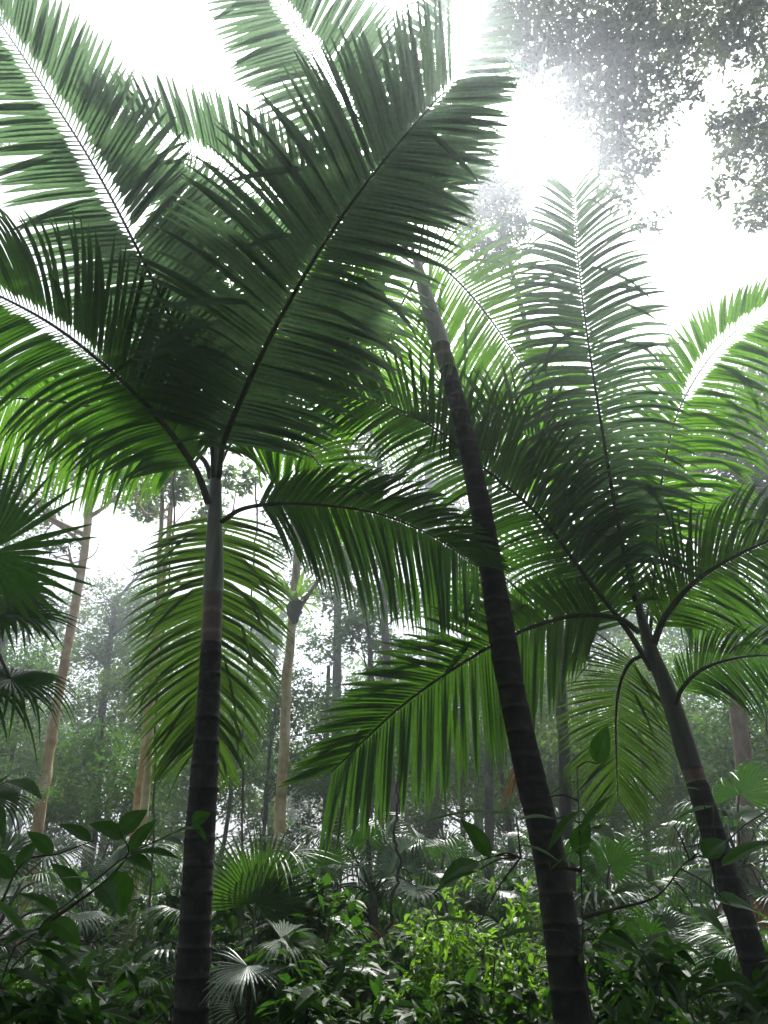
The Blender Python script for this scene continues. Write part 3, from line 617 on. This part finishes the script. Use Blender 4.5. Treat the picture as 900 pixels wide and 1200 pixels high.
# misty wood of the far distance
gfar = 'trees far off in the mist'
def far_tree(seed):
    f = np.zeros(3)
    cl = round_clumps([0, 0, 9.5], 2.6, 3.4, 26, 1.15)
    return forest_tree([f, f + [.1, 0, 4], f + [0, .1, 8], f + [0, 0, 11]], 0.2, 0.08, cl, 0.24, 4200, 'grey-green tree far off, blurred by the mist', 'bark_gry', 'forest2', gfar)
fp = [far_tree(1), far_tree(2)]
k = 0
far_spots = [(-15, 38), (-11, 42), (-7.5, 36), (-4, 44), (-1, 39), (2.5, 43), (5.5, 37), (9, 42), (13, 38), (17, 43), (-19, 44), (-13, 52), (-6, 55), (1, 54), (8, 55), (15, 53), (21, 50), (-21, 54)]
for i, (x, y) in enumerate(far_spots):
    o = fp[i] if i < 2 else copy_tree(fp[i % 2])
    s = rnd.uniform(0.75, 1.1); o.location = (x, y, float(ground_z(x, y)) - .1); o.rotation_euler = (0, 0, rnd.uniform(0, 6.28)); o.scale = (s, s, s)
gmid = 'small leafy trees of the middle distance'
def mid_tree(seed, lm):
    r_ = np.random.default_rng(seed); cl = []
    for j in range(34):
        z = r_.uniform(1.2, 7.5); rr = 1.7 * math.sin(math.pi * min(1, (z + 1.5) / 9.6)) * r_.uniform(.2, 1) ** .6; az = r_.uniform(0, 6.28)
        cl.append((np.array([math.cos(az) * rr, math.sin(az) * rr, z]), r_.uniform(.4, .75)))
    return forest_tree([np.zeros(3), np.array([.1, 0, 2.5]), np.array([0, .1, 5]), np.array([0, 0, 7.2])], .1, .04, cl, .115, 8500,
        'small leafy tree in the mist, one of the thicket behind the palms', 'bark_gry', lm, gmid, nlimb=9)
mp = [mid_tree(3, 'forest'), mid_tree(4, 'forest2'), mid_tree(5, 'forest_lt')]
mid_spots = [(-7.8, 17, .9), (-6.2, 20, 1.0), (-3.6, 19, .8), (-2.3, 17, .8), (0.2, 17.5, .75), (2.6, 18, .95), (3.9, 20, 1.05), (5.2, 17, .95),
             (6.6, 19, 1.05), (8.0, 17, 1.1), (9.5, 20, 1.2), (-9.5, 21, 1.2), (-8, 26, 1.4), (-5.2, 26, 1.15), (0, 27, 1.3), (2.7, 25, 1.2), (5.4, 27, 1.5), (8.2, 25, 1.4), (11, 26, 1.6), (-12, 27, 1.6),
             (7.3, 13, .8), (-6.6, 13.5, .7), (5.9, 22, 1.4), (-4.2, 31, 1.7), (-7, 32, 1.7), (3.5, 31, 1.9), (0.8, 33, 1.5), (7.5, 31, 2.0), (11, 33, 2.0), (-11, 33, 2.0)]
for i, (x, y, s) in enumerate(mid_spots):
    o = mp[i] if i < 3 else copy_tree(mp[i % 3])
    o.location = (x, y, float(ground_z(x, y)) - .1); o.rotation_euler = (0, 0, rnd.uniform(0, 6.28)); o.scale = (s, s, s * rnd.uniform(.9, 1.1))
# unseen trees added round and behind the viewer to shade the understorey
gbk = 'unseen trees added behind the viewer for shade'
cl = round_clumps([0, 0, 12], 3.6, 4.2, 30, 1.6)
bk = forest_tree([np.zeros(3), np.array([.1, 0, 4]), np.array([0, .1, 9]), np.array([0, 0, 13])], 0.3, 0.12, cl, 0.34, 7000, 'tall rainforest tree added out of view to shade the understorey', 'bark_gry', 'forest', gbk)
bs = [(-3.5, -3.5), (1, -5), (5, -3), (-7, 0), (8, 0), (-9.5, 5), (11.5, 6), (-3, -10), (5, -11), (-9, -7), (10, -8), (-12, 10), (13.5, 12), (1, -1.8), (-2.6, 0.2), (3.4, .6)]
for i, (x, y) in enumerate(bs):
    o = bk if i == 0 else copy_tree(bk)
    o.location = (x, y, float(ground_z(x, y)) - .1); o.rotation_euler = (0, 0, i * 1.3)
    s = 0.9 + 0.04 * (i % 5); o.scale = (s, s, s)

# ================================================================ broad-leaved branches near the viewer
def broad_leaf(mb, base, tip, w, nrm, sag=0.12):
    base = np.asarray(base); tip = np.asarray(tip); L_ = np.linalg.norm(tip - base)
    c = smooth([base, (base + tip) / 2 + [0, 0, sag * L_], tip], 11); d = unit(tip - base)
    nrm = unit(np.asarray(nrm) - d * np.dot(nrm, d)); W = np.cross(d, nrm)
    s = np.linspace(0, 1, 11); f = (np.sin(math.pi * s ** 0.8) ** 0.75 * (1 - 0.35 * s)); f[0] = .04; f[-1] = .02
    wv = 1 + 0.04 * np.sin(s * 28)
    hw = (w * 0.5 * f * wv)[:, None]
    V = np.stack([c - W * hw + nrm * hw * .25, c - W * hw * .5 + nrm * hw * .16, c, c + W * hw * .5 + nrm * hw * .16, c + W * hw + nrm * hw * .25], 1)
    mb.add(V.reshape(-1, 3), grid_quads(11, 5))
def sapling(name, label, foot, stems, lvs, mat, Yd, cat='shrub'):
    root = thing(name, foot, label, cat)
    allp = []
    for st in stems:
        sc_ = smooth(st, 60); allp.append(sc_)
        m = MB(); tube(m, sc_, [0.006, 0.003, 0.0014], 7, .03); m.build('stem', M['stem'], root, True)
    allp = np.concatenate(allp)
    for (bx, by, tx, ty, w, Y, nz) in lvs:
        mb = MB(); L_ = 0
        b = P(bx, by, Y); t = P(tx, ty, Y - rnd.uniform(-.06, .12))
        dd = np.linalg.norm(allp - b, axis=1); near = allp[int(np.argmin(dd))]
        if dd.min() < 0.035: t = t + (near - b); b = near
        else:
            tw = MB(); tube(tw, smooth([near, (near + b) / 2 + [0, 0, .012], b], 8), [.003, .0018], 5); tw.build('stem', M['stem'], root, True)
        wv = w / F * Y * 1.08
        broad_leaf(mb, b, t, wv, [rnd.uniform(-.3, .3), -1 + nz, .35 + nz], 0.06)
        mb.build('leaf', M[mat], root)
    return root
Yb = 2.3
f0 = G(-10, Yb)
sapling('broadleaf_shrub', 'sapling branch with large oval leaves reaching from lower left towards the left palm', f0,
    [[f0, P(-10, 1190, Yb), P(40, 1095, Yb), P(90, 1050, Yb), P(148, 1003, Yb), P(185, 985, Yb), P(225, 965, Yb)],
     [P(60, 1078, Yb), P(120, 1035, Yb), P(150, 1000, Yb), P(140, 975, Yb)],
     [P(-30, 1150, Yb), P(20, 1020, Yb), P(70, 1000, Yb), P(110, 985, Yb)]],
    [(140, 978, 172, 950, 26, Yb, .1), (150, 1000, 185, 960, 18, Yb, .3), (172, 985, 190, 955, 20, Yb, .2), (150, 1003, 212, 1008, 20, Yb, .6), (146, 1005, 178, 1020, 18, Yb, .3),
     (145, 1030, 152, 1085, 32, Yb, 0), (115, 1035, 135, 1065, 24, Yb, .1), (140, 985, 100, 968, 22, Yb, .2), (108, 985, 70, 965, 16, Yb, .3), (95, 1045, 60, 1010, 18, Yb, .4),
     (120, 1035, 60, 1030, 15, Yb, .7), (70, 1075, 20, 1050, 20, Yb, .5), (50, 1090, 10, 1110, 26, Yb, .3), (60, 1080, 95, 1110, 22, Yb, .1), (30, 1110, -20, 1060, 28, Yb, .4),
     (20, 1020, 44, 985, 20, Yb, .2), (60, 1003, 30, 975, 18, Yb, .2), (20, 1030, -15, 1000, 22, Yb, .3), (205, 975, 245, 968, 16, Yb, .7), (228, 950, 250, 938, 18, Yb, .1), (225, 968, 243, 990, 8, Yb, .2), (185, 985, 215, 990, 12, Yb, .6)],
    'broad', 0)
Yc = 2.2
f1 = G(-60, Yc)
sapling('broadleaf_shrub', 'dark twig with two oval leaves entering from the left edge', f1,
    [[f1, P(-60, 1000, Yc), P(-30, 940, Yc), P(10, 915, Yc)]],
    [(5, 918, 44, 940, 20, Yc, .4), (-10, 925, 20, 905, 20, Yc, .3), (-10, 930, 14, 985, 18, Yc, 0), (-25, 940, -5, 1000, 20, Yc, 0)], 'broad', 0)
Yr = 2.5
f2 = G(690, Yr)
def LL(x0, y0, x1, y1, w, nz=.6): return (x0, y0, x1, y1, w, Yr + rnd.uniform(-.1, .1), nz)
sapling('broadleaf_shrub', 'thin sapling with long pointed leaves in front of the black trunk foot', f2,
    [[f2, P(690, 1180, Yr), P(683, 1080, Yr), P(680, 990, Yr), P(676, 900, Yr)],
     [P(683, 1075, Yr), P(720, 1065, Yr), P(770, 1050, Yr), P(805, 1010, Yr), P(840, 1000, Yr)],
     [P(682, 1020, Yr), P(650, 1015, Yr), P(610, 1005, Yr)]],
    [LL(605, 955, 496, 963, 12), LL(640, 935, 690, 912, 10), LL(650, 960, 604, 962, 14), LL(676, 955, 640, 1000, 14), LL(680, 975, 720, 930, 16), LL(688, 960, 755, 965, 14),
     LL(560, 1085, 500, 1080, 14), LL(655, 1010, 610, 990, 16), LL(675, 1000, 690, 960, 24, .1), LL(645, 1020, 700, 985, 14), LL(700, 895, 712, 850, 26, .1),
     LL(690, 970, 720, 985, 26, .3), LL(820, 925, 770, 928, 8), LL(836, 945, 790, 962, 12), LL(790, 968, 742, 985, 10), LL(825, 1005, 850, 985, 26, .3), LL(845, 1015, 915, 985, 22, .5),
     LL(855, 1060, 800, 1050, 18), LL(840, 1055, 890, 1070, 26, .4), LL(900, 950, 850, 965, 9), LL(812, 1062, 850, 1095, 18, .7), LL(560, 1010, 515, 1035, 20, .3), LL(560, 1020, 505, 1050, 15),
     LL(575, 1005, 540, 960, 20, .1), LL(640, 1090, 575, 1105, 14), LL(760, 1040, 715, 1050, 18), LL(700, 1100, 750, 1120, 20, .4)], 'broad', 0)

# ================================================================ shrubs (copies of a few kinds)
def shrub(seed, h, rad, leaf, n, mat, label, group, aspect=.45, up=.7, droop=.15):
    root = thing('leafy_shrub', (0, 0, 0), label, 'shrub', group)
    for j in range(6):
        az = j * 1.1 + seed; e = np.array([math.cos(az) * rad * .6, math.sin(az) * rad * .6, h * rng.uniform(.6, .95)])
        m = MB(); tube(m, smooth([np.array([0, 0, -.05]), e * [.3, .3, .5], e], 10), [.012, .004], 5); m.build('stem', M['stem'], root, True)
    cl = []
    for j in range(16):
        az = rng.uniform(0, 6.28); rr = rad * rng.uniform(0.1, .9); cl.append((np.array([math.cos(az) * rr, math.sin(az) * rr, h * rng.uniform(.25, .95)]), rad * rng.uniform(.25, .45)))
    mb = MB()
    for c, r in cl: leaves(mb, clump_pts(c, r, n // 16, .8), leaf, aspect, up=up, droop=droop, fine=True)
    mb.build('foliage', M[mat], root)
    return root
gsh = 'dark leafy shrubs of the undergrowth'
S1 = shrub(1, 1.5, .8, .16, 1300, 'shrub', 'dark glossy-leaved shrub in the shaded undergrowth', gsh)
S2 = shrub(2, 1.2, .9, .22, 800, 'shrub', 'dark glossy-leaved shrub in the shaded undergrowth', gsh, .3)
S3 = shrub(3, 1.9, .7, .12, 1700, 'shrub', 'dark glossy-leaved shrub in the shaded undergrowth', gsh)
first = {0: True, 1: True, 2: True}
shs = []
for Y in (3.4, 4.3, 5.4, 6.8, 8.6, 11, 14):
    half = Y * 0.50 + .5; stp = 0.95 + Y * 0.055
    x = -half + rnd.uniform(0, .4)
    while x < half:
        if not (Y < 5.2 and any(abs(x / Y * 1.0 - q) < .11 for q in (-.20, .215)) and not (Y < 6 and -.23 < x / Y < -.04)): shs.append((x + rnd.uniform(-.2, .2), Y + rnd.uniform(-.35, .35)))
        x += stp
for i, (x, y) in enumerate(shs):
    k = i % 3; src = (S1, S2, S3)[k]
    o = src if first[k] else copy_tree(src); first[k] = False
    s = rnd.uniform(.78, 1.08) * (0.62 if y < 4 else 0.74 if y < 5 else .9 if y < 8 else 1.1 if y < 10 else 1.4)
    o.location = (x, y, float(ground_z(x, y)) - .03); o.rotation_euler = (0, 0, rnd.uniform(0, 6.28)); o.scale = (s, s, s)
S4 = shrub(9, 1.5, .6, .15, 900, 'shrub_shade', 'dark broad-leaved shrub close to the viewer at the bottom edge', 'dark shrubs closest to the viewer', .38)
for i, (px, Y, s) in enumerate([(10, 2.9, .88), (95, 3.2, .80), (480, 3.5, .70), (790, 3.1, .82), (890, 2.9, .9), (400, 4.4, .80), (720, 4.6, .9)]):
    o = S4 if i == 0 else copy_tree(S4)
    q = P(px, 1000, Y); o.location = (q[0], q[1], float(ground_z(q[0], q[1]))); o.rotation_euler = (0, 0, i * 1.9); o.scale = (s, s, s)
# yellow-green bush in the light
LB = shrub(5, 1.0, .55, .060, 2300, 'lime', 'yellow-green bush catching the light left of the black trunk', None, .5, 1.6, 0.0)
q = G(548, 5.6); LB.location = tuple(q); LB.scale = (1.1, 1.0, 1.68)
for px, Y, s, lb in [(60, 5.2, .95, 'sunlit lime-green bush at the bottom left corner'), (400, 5.0, .9, 'small light green bush at the bottom, left of centre'),
                 (560, 4.6, .8, 'light green weed clump at the bottom centre near the black trunk'), (600, 3.9, .72, 'reddish and lime seedling clump at the foot of the black trunk')][:3]:
    o = copy_tree(LB); o.location = tuple(G(px, Y)); s2 = s; o.scale = (s2, s2, s2 * 1.15); o['label'] = lb; o.rotation_euler = (0, 0, px)

# ================================================================ ground
n = 90; xs = np.linspace(-1, 1, n); xs = np.sign(xs) * np.abs(xs) ** 2.2 * 400
X, Y_ = np.meshgrid(xs, xs); Z = ground_z(X, Y_); far = np.clip((np.hypot(X, Y_) - 60) / 300, 0, 1); Z = Z * (1 - far) + 3 * far
mb = MB(); mb.add(np.stack([X, Y_, Z], -1).reshape(-1, 3), grid_quads(n, n)[:, ::-1]); g = mb.build('ground', M['soil'], None, True); g['kind'] = 'structure'
# low herbs and seedlings covering the floor
mb = MB(); nc = 5200
yy = 2.8 + rng.uniform(0, 1, nc) ** 1.3 * 20; xx = rng.uniform(-1, 1, nc) * (yy * .55 + .6)
for i in range(nc):
    c = np.array([xx[i], yy[i], float(ground_z(xx[i], yy[i])) + rng.uniform(.02, .3)])
    leaves(mb, c + rng.normal(size=(9, 3)) * [.14, .14, .08], .11, .35, up=.8, droop=.0, fine=True)
o = mb.build('undergrowth', M['shrub']); o['kind'] = 'stuff'; o['label'] = 'low green herbs and seedlings covering the forest floor'; o['category'] = 'undergrowth'
# hanging vines
for pxs, Y, lb in [([(205, 540), (200, 640), (188, 760), (176, 880), (168, 1010), (160, 1120)], 7.5, 'dark rope-like vine hanging beside the slender trunks left of the left palm'),
                   ([(420, 560), (424, 700), (433, 800), (428, 900), (440, 980)], 12, 'thin vine hanging in the misty gap between the middle palms'),
                   ([(300, 560), (296, 700), (286, 830), (292, 950), (282, 1040)], 11, 'thin vine hanging just right of the left palm trunk'),
                   ([(880, 640), (872, 760), (890, 860), (905, 960)], 8, 'reddish vine hanging at the right edge'),
                   ([(478, 880), (468, 940), (482, 1000), (474, 1080)], 6.5, 'short vine in the thicket left of the lime bush')]:
    m = MB(); c = smooth([P(a, b, Y) for a, b in pxs], 60); c = c + np.cumsum(rng.normal(size=c.shape) * .008, axis=0)
    tube(m, c, .011 if Y < 9 else .016, 6, .1)
    o = m.build('hanging_vine', M['bark_gry'], None, True); o['label'] = lb; o['category'] = 'vine'
# ================================================================ mist, sky, sun
bpy.ops.mesh.primitive_cube_add(size=1, location=(0, 15, 14.5)); hz = bpy.context.object; hz.name = 'haze'; hz.scale = (180, 170, 33)
hz['kind'] = 'stuff'; hz['label'] = 'thin morning mist filling the forest'; hz['category'] = 'mist'
m, nt, N, L = newmat('mist'); out = N.new('ShaderNodeOutputMaterial'); pv = N.new('ShaderNodeVolumePrincipled')
pv.inputs['Color'].default_value = (0.82, 0.87, 1.0, 1); pv.inputs['Density'].default_value = 0.0092; pv.inputs['Anisotropy'].default_value = 0.89
L.new(pv.outputs[0], out.inputs['Volume']); hz.data.materials.append(m)
ELEV, AZ = 54, 7     # sun stands ahead of the viewer, a little to the right, behind the mist
w = bpy.data.worlds.new('World'); scene.world = w; w.use_nodes = True
N = w.node_tree.nodes; L = w.node_tree.links; N.clear()
sky = N.new('ShaderNodeTexSky'); sky.sky_type = 'NISHITA'; sky.sun_disc = False; sky.sun_elevation = R(ELEV); sky.sun_rotation = R(AZ)
sky.dust_density = 4; sky.air_density = 1.0; sky.ozone_density = 1
hs = N.new('ShaderNodeHueSaturation'); hs.inputs['Saturation'].default_value = 0.25; L.new(sky.outputs[0], hs.inputs['Color'])
bg = N.new('ShaderNodeBackground'); bg.inputs['Strength'].default_value = 0.15; L.new(hs.outputs[0], bg.inputs['Color'])
wo = N.new('ShaderNodeOutputWorld'); L.new(bg.outputs[0], wo.inputs['Surface'])
sl = bpy.data.lights.new('sun', 'SUN'); sl.energy = 4.8; sl.angle = R(4); sl.color = (1, .96, .9)
so = bpy.data.objects.new('sun', sl); col.objects.link(so)
sd = Vector((math.sin(R(AZ)) * math.cos(R(ELEV)), math.cos(R(AZ)) * math.cos(R(ELEV)), math.sin(R(ELEV))))
so.rotation_euler = sd.to_track_quat('Z', 'Y').to_euler()
vs = scene.view_settings; vs.view_transform = 'Standard'; vs.look = 'None'; vs.exposure = 0.8; vs.gamma = 1
cy = scene.cycles
cy.max_bounces = 6; cy.diffuse_bounces = 3; cy.glossy_bounces = 2; cy.transmission_bounces = 4; cy.volume_bounces = 1; cy.transparent_max_bounces = 8
cy.use_denoising = True; cy.denoiser = 'OPENIMAGEDENOISE'; cy.sample_clamp_indirect = 6; cy.sample_clamp_direct = 0
